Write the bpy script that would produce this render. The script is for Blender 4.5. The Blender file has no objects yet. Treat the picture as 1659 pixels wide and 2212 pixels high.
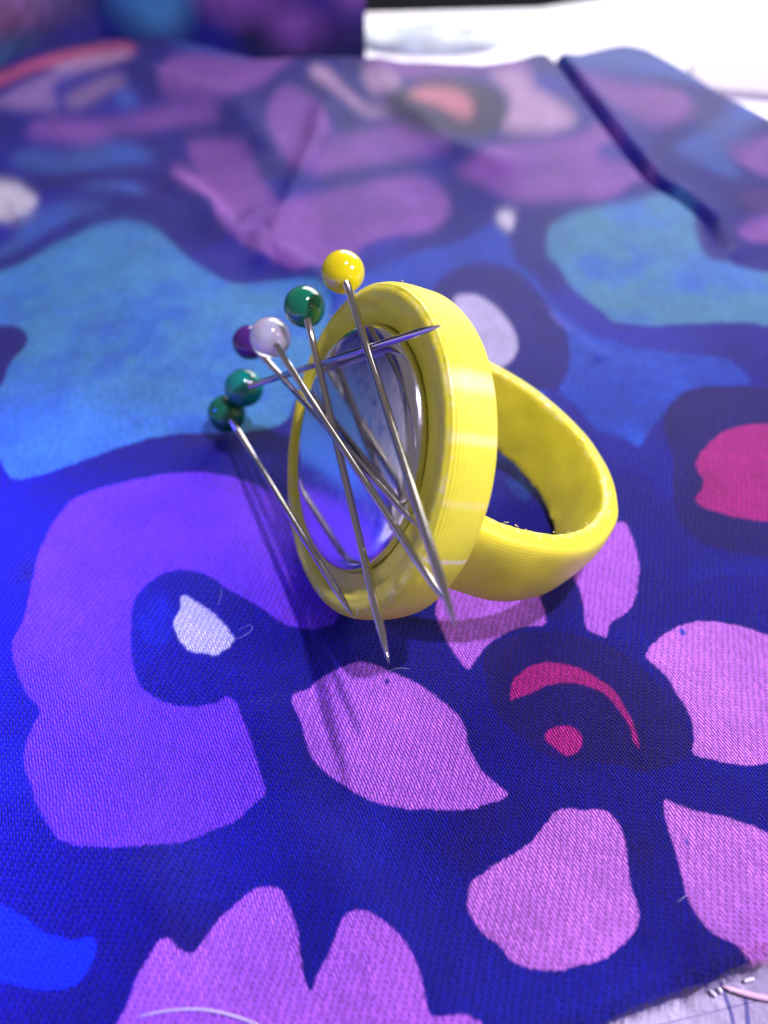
import bpy, math, random
import numpy as np
from mathutils import Vector, Matrix
random.seed(4); rng = np.random.default_rng(4)
sc = bpy.context.scene
sc.unit_settings.scale_length = 0.01          # one unit is one centimetre
sc.unit_settings.length_unit = 'CENTIMETERS'
col = sc.collection

# ---------------------------------------------------------------- camera
cd = bpy.data.cameras.new('camera'); cam = bpy.data.objects.new('camera', cd); col.objects.link(cam)
PITCH = 0.80976; CAMH = 5.3952
cam.location = (0, 0, CAMH); cam.rotation_euler = (math.pi / 2 - PITCH, 0, 0)
cd.sensor_fit = 'VERTICAL'; cd.sensor_height = 24.0; cd.lens = 24.0 * 1622.40 / 2212
cd.clip_start = .1; cd.clip_end = 500
cd.dof.use_dof = True; cd.dof.focus_distance = 5.75; cd.dof.aperture_fstop = cd.lens * .001 / .125
cd.dof.aperture_blades = 0
sc.camera = cam

# ---------------------------------------------------------------- room light
wd = bpy.data.worlds.new('World'); sc.world = wd; wd.use_nodes = True
bg = wd.node_tree.nodes['Background']; bg.inputs[0].default_value = (.56, .50, .58, 1); bg.inputs[1].default_value = .38

def area(name, loc, target, sx, sy, color, power, spread=180):
    l = bpy.data.lights.new(name, 'AREA'); l.shape = 'RECTANGLE'; l.size = sx; l.size_y = sy
    l.color = color; l.energy = power; l.spread = math.radians(spread)
    o = bpy.data.objects.new(name, l); col.objects.link(o); o.location = loc
    o.rotation_euler = (Vector(target) - Vector(loc)).to_track_quat('-Z', 'Y').to_euler()
    return o
area('ceiling_lamp_light', (6.6, 3.4, 21.0), (0, 4.5, .5), 0.7, 0.7, (.80, .68, 1.0), 6700)
area('desk_lamp_light', (14.6, .8, 13.6), (0, 4.5, .5), 4.5, 4.5, (.86, .74, 1.0), 2200)
area('window_light', (10, 40, 17), (1, 8, 0), 30, 20, (1.0, .97, .95), 15500)
area('blue_led_strip_light', (-6.9, 3.0, 3.2), (-4.3, 3.0, 0), 5.0, .6, (.02, .04, 1.0), 600, 55)
sc.view_settings.view_transform = 'Standard'; sc.view_settings.look = 'None'
sc.view_settings.exposure = -0.12; sc.view_settings.gamma = 1.0
sc.cycles.use_denoising = True
sc.cycles.max_bounces = 8

# ---------------------------------------------------------------- helpers
def lin(c):
    c = np.asarray(c, float) / 255.0
    return np.where(c <= .04045, c / 12.92, ((c + .055) / 1.055) ** 2.4)
def rgba(c): return tuple(float(v) for v in lin(c)) + (1.0,)
def tag(o, label=None, cat=None, group=None, kind=None):
    if label: o['label'] = label
    if cat: o['category'] = cat
    if group: o['group'] = group
    if kind: o['kind'] = kind
    return o
def mesh_obj(name, V, F, mat=None, parent=None, smooth=True):
    me = bpy.data.meshes.new(name); me.from_pydata([tuple(map(float, v)) for v in V], [], [tuple(f) for f in F])
    if smooth: me.polygons.foreach_set('use_smooth', [True] * len(me.polygons))
    me.update()
    o = bpy.data.objects.new(name, me); col.objects.link(o)
    if mat: me.materials.append(mat)
    if parent: o.parent = parent
    return o
def empty(name, loc=(0, 0, 0), rot=None):
    o = bpy.data.objects.new(name, None); col.objects.link(o); o.empty_display_size = .3
    M = (rot.to_4x4() if rot is not None else Matrix.Identity(4)); M.translation = Vector(loc); o.matrix_world = M
    return o
class NT:
    """small helper for building node trees"""
    def __init__(s, name):
        s.m = bpy.data.materials.new(name); s.m.use_nodes = True; s.t = s.m.node_tree; s.b = s.t.nodes['Principled BSDF']
    def n(s, typ, **kw):
        nd = s.t.nodes.new(typ)
        for k, v in kw.items():
            if hasattr(nd, k): setattr(nd, k, v)
        return nd
    def put(s, sock, v):
        if hasattr(v, 'is_output'): s.t.links.new(v, sock)
        elif v is not None: sock.default_value = v
    def math(s, op, a, b=None, c=None, clamp=False):
        nd = s.t.nodes.new('ShaderNodeMath'); nd.operation = op; nd.use_clamp = clamp
        s.put(nd.inputs[0], a)
        if b is not None: s.put(nd.inputs[1], b)
        if c is not None: s.put(nd.inputs[2], c)
        return nd.outputs[0]
    def noise(s, scale, detail=2, rough=.5, vec=None, dist=0):
        nd = s.t.nodes.new('ShaderNodeTexNoise'); nd.inputs['Scale'].default_value = scale; nd.inputs['Detail'].default_value = detail
        nd.inputs['Roughness'].default_value = rough; nd.inputs['Distortion'].default_value = dist
        if vec is not None: s.t.links.new(vec, nd.inputs['Vector'])
        return nd.outputs['Fac']
    def dot(s, vec, d):
        nd = s.t.nodes.new('ShaderNodeVectorMath'); nd.operation = 'DOT_PRODUCT'; s.t.links.new(vec, nd.inputs[0]); nd.inputs[1].default_value = d
        return nd.outputs['Value']
    def remap(s, v, a, b, c, d):
        nd = s.t.nodes.new('ShaderNodeMapRange'); s.put(nd.inputs[0], v)
        for i, q in enumerate((a, b, c, d)): nd.inputs[i + 1].default_value = q
        return nd.outputs[0]
    def mix(s, f, a, b, blend='MIX'):
        nd = s.t.nodes.new('ShaderNodeMix'); nd.data_type = 'RGBA'; nd.blend_type = blend
        s.put(nd.inputs[0], f); s.put(nd.inputs[6], a); s.put(nd.inputs[7], b); return nd.outputs[2]
    def bump(s, h, strength, dist, normal=None):
        nd = s.t.nodes.new('ShaderNodeBump'); nd.inputs['Strength'].default_value = strength; nd.inputs['Distance'].default_value = dist
        s.put(nd.inputs['Height'], h)
        if normal is not None: s.t.links.new(normal, nd.inputs['Normal'])
        return nd.outputs[0]
    def set(s, **kw):
        for k, v in kw.items(): s.put(s.b.inputs[k.replace('_', ' ')], v)
    @property
    def obj(s):
        if not hasattr(s, '_tc'): s._tc = s.t.nodes.new('ShaderNodeTexCoord')
        return s._tc.outputs['Object']

# ---------------------------------------------------------------- materials
def fabric_material(name, spec=.15, sheen=.09):
    m = NT(name); P = m.obj
    at = m.n('ShaderNodeAttribute', attribute_name='print'); c = at.outputs['Color']
    # twill weave: yarns run one way, each floats over two and dives under one
    wob = m.noise(.9, 2, .5, P); wob2 = m.noise(14, 2, .5, P)
    u = m.math('ADD', m.math('MULTIPLY', m.dot(P, (.42, -.907, 0)), 1 / .074), m.math('MULTIPLY', wob2, .5))
    v = m.math('ADD', m.math('MULTIPLY', m.dot(P, (.907, .42, 0)), 1 / .0215), m.math('MULTIPLY', wob, 5.0))
    v = m.math('ADD', v, m.math('MULTIPLY', wob2, .9))
    vi = m.math('FLOOR', v); fv = m.math('SUBTRACT', v, vi)
    k = m.math('SUBTRACT', m.math('MULTIPLY', fv, 2), 1)
    prof = m.math('SUBTRACT', 1, m.math('MULTIPLY', k, k))
    wn = m.n('ShaderNodeTexWhiteNoise', noise_dimensions='1D'); m.t.links.new(vi, wn.inputs['W'])
    w = m.math('FRACT', m.math('ADD', m.math('ADD', u, m.math('MULTIPLY', vi, 1 / 3)), m.math('MULTIPLY', wn.outputs['Value'], .16)))
    kk = m.math('ABSOLUTE', m.math('SUBTRACT', m.math('MULTIPLY', w, 2), 1))
    fl = m.math('SUBTRACT', 1, m.math('POWER', kk, 2.4))
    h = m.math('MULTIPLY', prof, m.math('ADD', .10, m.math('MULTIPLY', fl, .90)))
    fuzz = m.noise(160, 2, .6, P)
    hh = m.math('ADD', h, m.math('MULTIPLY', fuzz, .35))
    gap_shade = m.remap(h, 0, .75, .36, 1.16)  # gaps between yarns darkened in the colour, as shade would
    blot = m.noise(1.3, 4, .6, P); blot = m.remap(blot, .3, .7, .86, 1.12)
    grain = m.remap(fuzz, .3, .7, .86, 1.12)
    wn2 = m.n('ShaderNodeTexWhiteNoise', noise_dimensions='2D'); cx = m.n('ShaderNodeCombineXYZ')
    m.put(cx.inputs[0], vi); m.put(cx.inputs[1], m.math('FLOOR', m.math('ADD', u, m.math('MULTIPLY', vi, 1 / 3)))); m.t.links.new(cx.outputs[0], wn2.inputs['Vector'])
    yarn = m.remap(wn2.outputs['Value'], 0, 1, .86, 1.14)
    f = m.math('MULTIPLY', m.math('MULTIPLY', m.math('MULTIPLY', gap_shade, blot), grain), yarn)
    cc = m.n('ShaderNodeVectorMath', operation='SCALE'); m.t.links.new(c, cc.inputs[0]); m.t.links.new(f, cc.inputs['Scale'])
    # the odd pale fibre caught on the surface
    m.set(Base_Color=cc.outputs[0], Roughness=.46, Specular_IOR_Level=spec, Sheen_Weight=sheen, Sheen_Roughness=.45,
          Normal=m.bump(hh, 1.0, .026))
    m.put(m.b.inputs['Sheen Tint'], (.85, .82, .88, 1))
    return m.m
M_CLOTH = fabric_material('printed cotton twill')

def plastic(name, lathe_bump, base, scuff, seam=None, coat=.35):
    m = NT(name); P = m.obj
    sep = m.n('ShaderNodeSeparateXYZ'); m.t.links.new(P, sep.inputs[0]); z = sep.outputs[2]
    nz = m.noise(6, 3, .55, P)
    n2 = m.noise(55, 3, .6, P)
    lay = m.math('SINE', m.math('MULTIPLY', m.math('ADD', z, m.math('MULTIPLY', nz, .0012)), 2 * math.pi / .026))
    hgt = m.math('ADD', m.math('MULTIPLY', lay, lathe_bump), m.math('MULTIPLY', n2, .35))
    rad = m.math('SQRT', m.math('ADD', m.math('MULTIPLY', sep.outputs[0], sep.outputs[0]), m.math('MULTIPLY', sep.outputs[1], sep.outputs[1])))
    mask = m.math('MULTIPLY', m.remap(rad, scuff[0], scuff[0] + .03, 0, 1), m.remap(z, scuff[1], scuff[1] + .03, 0, 1))
    mask = m.math('MULTIPLY', mask, m.remap(rad, scuff[2] - .02, scuff[2], 1, 0))
    fl = m.remap(m.noise(17, 4, .75, P), .54, .66, 0, 1)
    stain = m.remap(m.noise(2.2, 3, .6, P), .35, .7, .90, 1.05)
    bc = m.n('ShaderNodeVectorMath', operation='SCALE'); bc.inputs[0].default_value = base; m.t.links.new(stain, bc.inputs['Scale'])
    dirt = m.remap(m.noise(11, 5, .75, P, .4), .70, .76, 0, .45)
    c1 = m.mix(dirt, bc.outputs[0], (.28, .20, .03, 1))
    c = m.mix(m.math('MULTIPLY', mask, m.math('MULTIPLY', fl, .75)), c1, (.86, .84, .50, 1))
    if seam is not None:                          # where each printed layer starts and stops there is a pale seam
        ang = m.math('ARCTAN2', sep.outputs[1], sep.outputs[0])
        for a_, w_, f_ in seam:
            k_ = m.remap(m.math('ABSOLUTE', m.math('SUBTRACT', m.math('ADD', ang, m.math('MULTIPLY', n2, .02)), a_)), w_ * .3, w_, f_, 0)
            c = m.mix(m.math('MULTIPLY', k_, m.remap(rad, 1.26, 1.30, 0, 1)), c, (.90, .88, .50, 1))
    m.set(Base_Color=c, Roughness=m.remap(n2, .3, .7, .32, .52), Subsurface_Weight=.35, Subsurface_Scale=.06, Coat_Weight=coat, Coat_Roughness=.10, Normal=m.bump(hgt, .55, .009), Specular_IOR_Level=.36)
    m.put(m.b.inputs['Subsurface Radius'], (1.0, .7, .15))
    m.put(m.b.inputs['Coat Normal'], m.bump(m.math('ADD', m.math('MULTIPLY', lay, .5), n2), .35, .012))
    return m.m
M_BEZEL = plastic('yellow printed plastic bezel', .55, (.82, .79, .045), (1.225, .345, 1.40), [(-1.38, .022, .9), (-.42, .08, .45), (-.72, .04, .35), (-1.05, .03, .2)], .12)
M_BAND = plastic('yellow printed plastic band', .06, (.82, .77, .040), (1.02, .30, 1.20))

def metal(name, base, rough, scratch=.12, sc_=(60, 60, 3)):
    m = NT(name)
    mp = m.n('ShaderNodeMapping'); m.t.links.new(m.obj, mp.inputs[0]); mp.inputs['Scale'].default_value = sc_
    n1 = m.noise(1, 3, .6, mp.outputs[0]); n2 = m.noise(9, 3, .6, m.obj)
    m.set(Base_Color=base, Metallic=1.0, Roughness=m.remap(n2, .3, .7, rough * .7, rough * 1.5), Normal=m.bump(n1, scratch, .003))
    return m.m
M_CHROME = metal('nickel plated magnet', (.68, .67, .70, 1), .15, .015, (5, 5, 5))
M_STEEL = metal('nickel plated steel pin', (.57, .54, .53, 1), .08, .10)

def glass_head(name, color, trans=0.0, rough=.06, sss=.2):
    m = NT(name); n = m.noise(7, 3, .5, m.obj)
    c = tuple(float(v) for v in lin(color))
    dk = tuple(v * .72 for v in c) + (1,)
    m.set(Base_Color=m.mix(n, dk, c + (1,)), Roughness=rough, Specular_IOR_Level=.6, Coat_Weight=.7, Coat_Roughness=.04,
          Subsurface_Weight=sss, Subsurface_Scale=.12, Transmission_Weight=trans, IOR=1.45)
    m.put(m.b.inputs['Subsurface Radius'], (1, 1, 1))
    return m.m
HEADM = {'yellow': glass_head('yellow glass head', (226, 214, 0)), 'green': glass_head('deep green glass head', (0, 122, 84)),
         'teal': glass_head('sea green glass head', (0, 136, 120)), 'dark': glass_head('dark green glass head', (0, 112, 76)),
         'purple': glass_head('purple glass head', (76, 26, 118)), 'white': glass_head('milky glass head', (255, 252, 255), .6, .10, .6)}

# ---------------------------------------------------------------- table and what lies beyond
def simple(name, color, rough=.5, nscale=6, amp=.12, bump=.1, bd=.01, coat=0, spec=.5):
    m = NT(name); n = m.noise(nscale, 5, .6, m.obj); c = tuple(float(v) for v in lin(color))
    m.set(Base_Color=m.mix(m.remap(n, .25, .75, 0, 1), tuple(v * (1 - amp) for v in c) + (1,), tuple(min(1, v * (1 + amp)) for v in c) + (1,)),
          Roughness=rough, Normal=m.bump(n, bump, bd), Coat_Weight=coat, Specular_IOR_Level=spec)
    return m.m
M_TABLE = simple('white laminate', (236, 236, 242), .28, 3, .03, .02, .01)
def slab(name, pts, z0, z1, mat, parent=None):
    n = len(pts); V = [(x, y, z0) for x, y in pts] + [(x, y, z1) for x, y in pts]
    F = [tuple(range(n))[::-1], tuple(range(n, 2 * n))] + [(i, (i + 1) % n, n + (i + 1) % n, n + i) for i in range(n)]
    return mesh_obj(name, V, F, mat, parent, smooth=False)
ZT = -.30
tb = slab('table', [(-45, -30), (50, -30), (50, 35), (9, 28.0), (4.5, 25.6), (-.5, 25.1), (-45, 24.9)], ZT - 2.5, ZT, M_TABLE); tag(tb, kind='structure')
fl = slab('floor', [(-300, -300), (300, -300), (300, 400), (-300, 400)], -76, -75, simple('dark floor', (34, 48, 54), .7, .05, .3)); tag(fl, kind='structure')

# ---------------------------------------------------------------- cloth
# ---- shape of the draped cloth: height above the table, in cm ----
FOLD = np.array([[2.594, 17.679], [2.883, 16.964], [3.295, 16.041], [3.552, 14.992], [3.842, 13.931], [4.102, 12.977], [4.338, 12.115], [4.692, 11.586], [4.933, 11.008], [4.937, 10.395]])           # the deep fold that crosses the far right of the cloth
RIDGES = [([[-1.075, 14.496], [-1.081, 13.191], [-1.348, 11.699], [-1.538, 10.731], [-1.703, 9.937], [-1.768, 10.417], [-1.242, 9.807], [-0.691, 9.242]], 0.16, 0.22), ([[-3.354, 12.138], [-2.715, 11.363], [-2.187, 10.581], [-1.889, 11.001]], 0.13, 0.22), ([[-0.274, 16.848], [0.172, 14.732], [1.011, 13.191], [1.878, 12.601]], 0.1, 0.3), ([[-5.669, 11.041], [-4.455, 11.614], [-2.798, 11.041]], 0.1, 0.4), ([[-4.202, 5.257], [-3.143, 3.997], [-2.22, 2.685], [-1.55, 1.688]], 0.07, 0.32), ([[-1.891, 5.522], [-1.35, 4.645], [-0.842, 3.847]], 0.035, 0.28), ([[-0.996, 3.08], [-0.613, 1.993], [0.201, 1.097]], 0.05, 0.3), ([[-2.64, 2.155], [-1.611, 1.545], [-1.135, 0.905]], 0.05, 0.25), ([[2.133, 9.122], [2.291, 8.549], [2.629, 7.819]], 0.05, 0.12), ([[-4.617, 15.476], [-2.736, 14.496], [-2.088, 13.191]], 0.18, 0.35)]                 # soft creases: (points, height, width)
def sstep(a, b, x):
    t = np.clip((x - a) / (b - a), 0, 1)
    return t * t * (3 - 2 * t)
def poly_dist(x, y, pts):
    """distance to a polyline, side of it, and how far along it lies"""
    best = np.full(np.shape(x), 1e9); side = np.zeros(np.shape(x)); al = np.zeros(np.shape(x))
    n = len(pts) - 1
    for i in range(n):
        ax, ay = pts[i]; dx, dy = pts[i + 1][0] - ax, pts[i + 1][1] - ay
        t = ((x - ax) * dx + (y - ay) * dy) / (dx * dx + dy * dy)
        tc = np.clip(t, 0, 1)
        d = np.hypot(x - ax - tc * dx, y - ay - tc * dy)
        s = np.sign((x - ax) * dy - (y - ay) * dx)
        m = d < best
        best = np.where(m, d, best); side = np.where(m, s, side); al = np.where(m, (i + tc) / n, al)
    return best, side, al
def height(x, y):
    x = np.asarray(x, float); y = np.asarray(y, float)
    r = np.hypot(x - .35, y - 4.3)
    calm = sstep(2.2, 6.5, r)
    h = calm * (.10 * np.sin(x * .55 + y * .31 + .6) + .07 * np.sin(x * .9 - y * .52 + 2.) + .045 * np.sin(x * 1.7 + y * .8) * sstep(6, 10, y))
    h = h + .95 * sstep(9.0, 16.5, y) + .04 * calm
    h = h - .12 * sstep(-3.0, -4.6, x + .16 * (y - 5)) * sstep(9, 6, y) * sstep(1.5, 3.5, y)
    d, s, al = poly_dist(x, y, FOLD)
    fade = sstep(0, .08, al) * 1.0
    wid = .085 + .03 * sstep(.80, 1.0, al)
    h = h - (.42 - .30 * sstep(.6, 1., al)) * sstep(.0, .06, al) * np.exp(-(d / wid) ** 2)
    h = h - .05 * sstep(.05, .5, -s * d) * sstep(1.6, .5, d)      # the far side of the fold lies a little higher
    for pts, hh, ww in RIDGES:
        d, s, al = poly_dist(x, y, pts)
        h = h + hh * np.exp(-(d / ww) ** 2) * sstep(0, .12, al + .05) 
    return .5 * (h - .10 + np.sqrt((h + .10) ** 2 + .0009))


DYE = {'navy': (17, 12, 150), 'navy2': (24, 14, 136), 'navyfar': (48, 48, 100), 'ink': (27, 10, 116), 'royal': (24, 70, 196), 'royalfar': (60, 98, 186),  # far navy and royal are greyed copies with window glare mixed in
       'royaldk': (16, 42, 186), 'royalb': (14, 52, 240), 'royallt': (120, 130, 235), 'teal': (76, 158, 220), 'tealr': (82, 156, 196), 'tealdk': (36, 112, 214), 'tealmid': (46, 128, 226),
       'pink': (204, 116, 255), 'pinkr': (214, 128, 246), 'pinkb': (202, 114, 255), 'purpF': (136, 68, 240), 'purpB': (150, 90, 190), 'purpL': (180, 110, 210),
       'plum': (76, 36, 136), 'magenta': (186, 34, 140), 'white': (240, 240, 250), 'whitelav': (206, 200, 240), 'pale': (204, 168, 212), 'salmon': (236, 150, 170),
       'coral': (206, 92, 148), 'lav': (160, 130, 200), 'mauve': (160, 130, 176), 'red': (170, 70, 110)}
PRINT = [
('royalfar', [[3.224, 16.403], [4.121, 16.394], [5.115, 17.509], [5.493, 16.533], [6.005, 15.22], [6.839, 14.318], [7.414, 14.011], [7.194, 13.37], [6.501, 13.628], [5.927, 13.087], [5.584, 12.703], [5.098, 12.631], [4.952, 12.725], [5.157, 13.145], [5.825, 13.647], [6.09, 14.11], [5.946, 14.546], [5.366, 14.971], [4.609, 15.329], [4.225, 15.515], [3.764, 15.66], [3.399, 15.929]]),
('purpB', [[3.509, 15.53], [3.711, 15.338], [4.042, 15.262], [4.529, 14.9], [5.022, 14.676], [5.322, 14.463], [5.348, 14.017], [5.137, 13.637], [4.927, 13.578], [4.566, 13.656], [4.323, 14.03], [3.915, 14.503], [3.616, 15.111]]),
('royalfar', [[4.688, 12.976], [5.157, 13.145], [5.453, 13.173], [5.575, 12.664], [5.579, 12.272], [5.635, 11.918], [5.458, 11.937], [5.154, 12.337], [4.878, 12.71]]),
('purpB', [[5.563, 12.508], [5.821, 12.69], [6.27, 12.887], [7.139, 13.211], [6.604, 11.655], [5.973, 11.824], [5.796, 12.02], [5.666, 12.246]]),
('purpB', [[5.223, 10.723], [5.477, 10.903], [5.776, 11.049], [6.46, 11.199], [6.157, 10.191], [5.604, 10.41], [5.266, 10.467]]),
('plum', [[5.529, 11.656], [5.911, 11.583], [6.579, 11.575], [6.417, 11.056], [5.819, 11.216], [5.614, 11.091], [5.498, 11.337]]),
('tealr', [[2.454, 10.855], [2.56, 11.163], [3.01, 11.384], [3.602, 11.523], [4.133, 11.679], [4.623, 11.873], [4.825, 11.521], [4.667, 10.944], [4.584, 10.346], [4.618, 9.983], [4.999, 9.882], [5.384, 9.688], [6.164, 9.388], [5.795, 8.437], [4.909, 8.34], [4.757, 8.42], [4.433, 8.442], [3.854, 8.461], [3.463, 8.465], [3.007, 8.627], [2.955, 8.869], [2.782, 9.255], [2.613, 9.638], [2.596, 9.947], [2.49, 10.271], [2.412, 10.396]]),
('tealdk', [[2.84, 10.676], [3.204, 10.84], [3.667, 10.42], [3.982, 9.782], [4.421, 9.51], [4.781, 9.037], [4.436, 8.711], [3.795, 9.009], [3.238, 9.237], [2.959, 9.757], [2.73, 10.146]]),
('royal', [[-0.804, 9.041], [-0.322, 9.696], [0.137, 10.097], [0.761, 10.548], [1.343, 10.932], [1.653, 11.282], [1.906, 10.926], [1.942, 10.252], [2.146, 9.995], [2.199, 9.614], [2.445, 8.868], [2.727, 8.226], [2.919, 8.216], [3.091, 8.022], [3.334, 7.933], [3.693, 7.847], [4.04, 7.757], [4.219, 7.719], [4.319, 7.445], [4.354, 7.209], [4.113, 7.186], [3.766, 7.192], [3.476, 7.045], [3.271, 6.82], [3.085, 6.569], [2.859, 6.275], [2.76, 6.07], [2.669, 6.199], [2.5, 6.331], [2.332, 6.355], [2.248, 6.737], [2.084, 7.022], [2.031, 7.231], [1.761, 6.874], [0.89, 6.622], [0.378, 6.96], [-0.389, 7.498], [-0.766, 8.271]]),
('navy2', [[0.604, 9.186], [0.792, 9.767], [1.154, 10.186], [1.577, 10.351], [2.013, 9.999], [2.235, 9.24], [2.352, 8.315], [2.31, 7.721], [2.062, 7.085], [1.744, 7.139], [1.292, 7.511], [0.837, 8.331]]),
('whitelav', [[0.927, 9.269], [1.164, 9.43], [1.41, 9.289], [1.593, 8.92], [1.694, 8.49], [1.702, 8.085], [1.603, 7.763], [1.437, 7.561], [1.245, 7.608], [1.127, 8.232], [0.99, 8.803]]),
('white', [[1.701, 11.45], [2.042, 11.496], [1.981, 11.132], [1.899, 11.001]]),  # white glint painted in as a patch of print
('royallt', [[2.182, 8.93], [2.327, 8.846], [2.407, 8.6], [2.495, 8.419], [2.387, 8.352], [2.272, 8.548]]),
('teal', [[-7.302, 9.172], [-5.845, 9.808], [-5.453, 9.822], [-5.172, 10.009], [-4.847, 10.333], [-4.55, 10.538], [-4.244, 10.809], [-3.746, 10.891], [-3.396, 10.704], [-3.103, 10.353], [-2.81, 9.942], [-2.65, 9.763], [-2.448, 9.575], [-2.231, 9.387], [-1.992, 9.282], [-1.754, 9.374], [-1.338, 9.485], [-0.876, 9.33], [-0.679, 9.032], [-0.801, 7.868], [-1.016, 6.951], [-1.083, 6.498], [-1.413, 6.36], [-1.845, 6.321], [-2.217, 6.308], [-2.506, 6.242], [-2.798, 6.081], [-3.011, 5.949], [-3.214, 5.801], [-3.496, 5.65], [-3.717, 5.577], [-3.859, 5.606], [-3.972, 5.75], [-4.267, 6.152], [-6.166, 6.744]]),
('tealdk', [[-3.659, 8.888], [-3.322, 9.32], [-2.803, 9.218], [-2.467, 8.687], [-2.697, 7.702], [-3.042, 7.006], [-3.379, 6.673], [-3.494, 7.325], [-3.508, 8.048]]),
('tealmid', [[-2.149, 7.754], [-1.717, 8.382], [-1.15, 8.66], [-0.871, 8.062], [-1.13, 7.033], [-1.633, 6.768], [-2.087, 6.989]]),
('navy2', [[-5.381, 8.548], [-4.786, 8.45], [-4.569, 8.272], [-4.451, 8.047], [-4.474, 7.81], [-4.548, 7.592], [-4.477, 7.187], [-4.665, 6.65]]),
('purpF', [[-3.183, 5.113], [-3.145, 5.257], [-3.024, 5.368], [-2.819, 5.48], [-2.532, 5.604], [-2.154, 5.699], [-1.831, 5.699], [-1.581, 5.633], [-1.315, 5.529], [-0.977, 5.304], [-0.677, 4.986], [-0.476, 4.572], [-0.371, 4.083], [-0.4, 3.806], [-0.572, 3.718], [-0.823, 3.739], [-0.936, 3.54], [-1.027, 2.727], [-0.976, 2.592], [-0.898, 2.4], [-0.85, 2.272], [-0.923, 2.222], [-0.984, 2.169], [-1.03, 2.105], [-1.144, 2.051], [-1.235, 2.008], [-1.401, 1.935], [-1.528, 1.907], [-1.68, 1.896], [-1.889, 1.878], [-2.089, 1.894], [-2.233, 1.939], [-2.349, 2.037], [-2.515, 2.209], [-2.605, 2.38], [-2.69, 2.487], [-2.725, 2.56], [-2.74, 2.684], [-2.74, 2.806], [-2.702, 2.907], [-2.729, 2.985], [-2.868, 3.095], [-3.008, 3.285], [-3.119, 3.477], [-3.157, 3.622], [-3.117, 3.765], [-3.133, 3.983], [-3.179, 4.271], [-3.237, 4.539], [-3.233, 4.747], [-3.233, 4.93]]),
('navy', [[-1.935, 4.398], [-1.766, 4.386], [-1.613, 4.345], [-1.404, 4.164], [-1.133, 3.999], [-0.964, 3.836], [-0.823, 3.748], [-0.572, 3.727], [-0.42, 3.805], [-0.192, 3.456], [-0.557, 3.104], [-0.573, 2.328], [-0.835, 2.251], [-0.863, 2.326], [-0.898, 2.4], [-0.976, 2.592], [-1.027, 2.727], [-1.122, 2.902], [-1.179, 3.035], [-1.262, 3.091], [-1.338, 3.026], [-1.517, 2.992], [-1.707, 3.02], [-1.866, 3.08], [-1.99, 3.188], [-2.08, 3.362], [-2.15, 3.577], [-2.205, 3.831], [-2.235, 4.031], [-2.188, 4.187], [-2.08, 4.332]]),
('royaldk', [[-2.182, 4.032], [-2.091, 4.188], [-1.929, 4.214], [-1.813, 3.931], [-1.817, 3.64], [-1.955, 3.547], [-2.104, 3.687]]),
('white', [[-1.83, 4.096], [-1.798, 4.108], [-1.754, 4.096], [-1.627, 4.001], [-1.504, 3.917], [-1.392, 3.802], [-1.31, 3.689], [-1.27, 3.642], [-1.305, 3.565], [-1.364, 3.519], [-1.409, 3.473], [-1.503, 3.496], [-1.609, 3.504], [-1.698, 3.565], [-1.749, 3.628], [-1.819, 3.754], [-1.831, 3.852], [-1.793, 3.935], [-1.799, 4.002]]),
('royalb', [[-2.986, 1.592], [-2.556, 1.567], [-2.477, 1.519], [-2.334, 1.462], [-2.241, 1.397], [-2.138, 1.36], [-1.99, 1.339], [-1.871, 1.353], [-1.828, 1.301], [-1.837, 1.216], [-1.857, 1.141], [-1.899, 1.084], [-2.009, 1.06], [-2.186, 1.07], [-2.315, 1.104], [-2.396, 1.113], [-2.786, 1.101]]),
('pink', [[-0.736, 3.093], [-0.708, 3.12], [-0.621, 3.127], [-0.542, 3.244], [-0.42, 3.332], [-0.294, 3.391], [-0.179, 3.414], [-0.038, 3.369], [0.09, 3.303], [0.215, 3.245], [0.398, 3.111], [0.492, 3.014], [0.596, 2.906], [0.641, 2.788], [0.643, 2.661], [0.687, 2.549], [0.716, 2.478], [0.81, 2.383], [0.873, 2.335], [0.919, 2.29], [0.818, 2.239], [0.656, 2.183], [0.522, 2.173], [0.389, 2.172], [0.134, 2.186], [-0.055, 2.227], [-0.168, 2.278], [-0.306, 2.356], [-0.436, 2.459], [-0.496, 2.503], [-0.559, 2.587], [-0.617, 2.75], [-0.65, 2.867], [-0.707, 2.972], [-0.736, 3.026]]),
('pink', [[0.436, 3.966], [0.494, 3.74], [0.562, 3.552], [0.656, 3.384], [0.701, 3.322], [0.778, 3.46], [0.909, 3.612], [1.103, 3.726], [1.241, 3.769], [1.411, 3.779], [1.419, 3.916], [1.399, 4.032], [1.371, 4.404], [1.09, 4.572], [0.644, 4.404]]),
('pink', [[2.34, 5.032], [2.387, 4.869], [2.383, 4.691], [2.381, 4.463], [2.324, 4.28], [2.262, 4.104], [2.183, 3.968], [2.066, 3.868], [1.957, 3.803], [1.898, 3.643], [1.852, 3.675], [1.743, 3.73], [1.761, 3.901], [1.771, 4.07], [1.762, 4.209], [1.742, 4.298], [1.82, 4.538], [2.085, 4.929]]),
('pinkr', [[2.187, 3.474], [2.261, 3.565], [2.364, 3.659], [2.523, 3.762], [2.657, 3.811], [2.836, 3.827], [3.011, 3.786], [3.161, 3.753], [3.246, 3.69], [3.451, 3.597], [3.756, 3.376], [3.583, 2.818], [3.307, 2.586], [2.884, 2.523], [2.696, 2.51], [2.563, 2.529], [2.456, 2.56], [2.359, 2.585], [2.344, 2.635], [2.398, 2.761], [2.417, 2.892], [2.396, 3.014], [2.361, 3.111], [2.336, 3.252], [2.283, 3.34], [2.222, 3.406]]),
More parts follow.
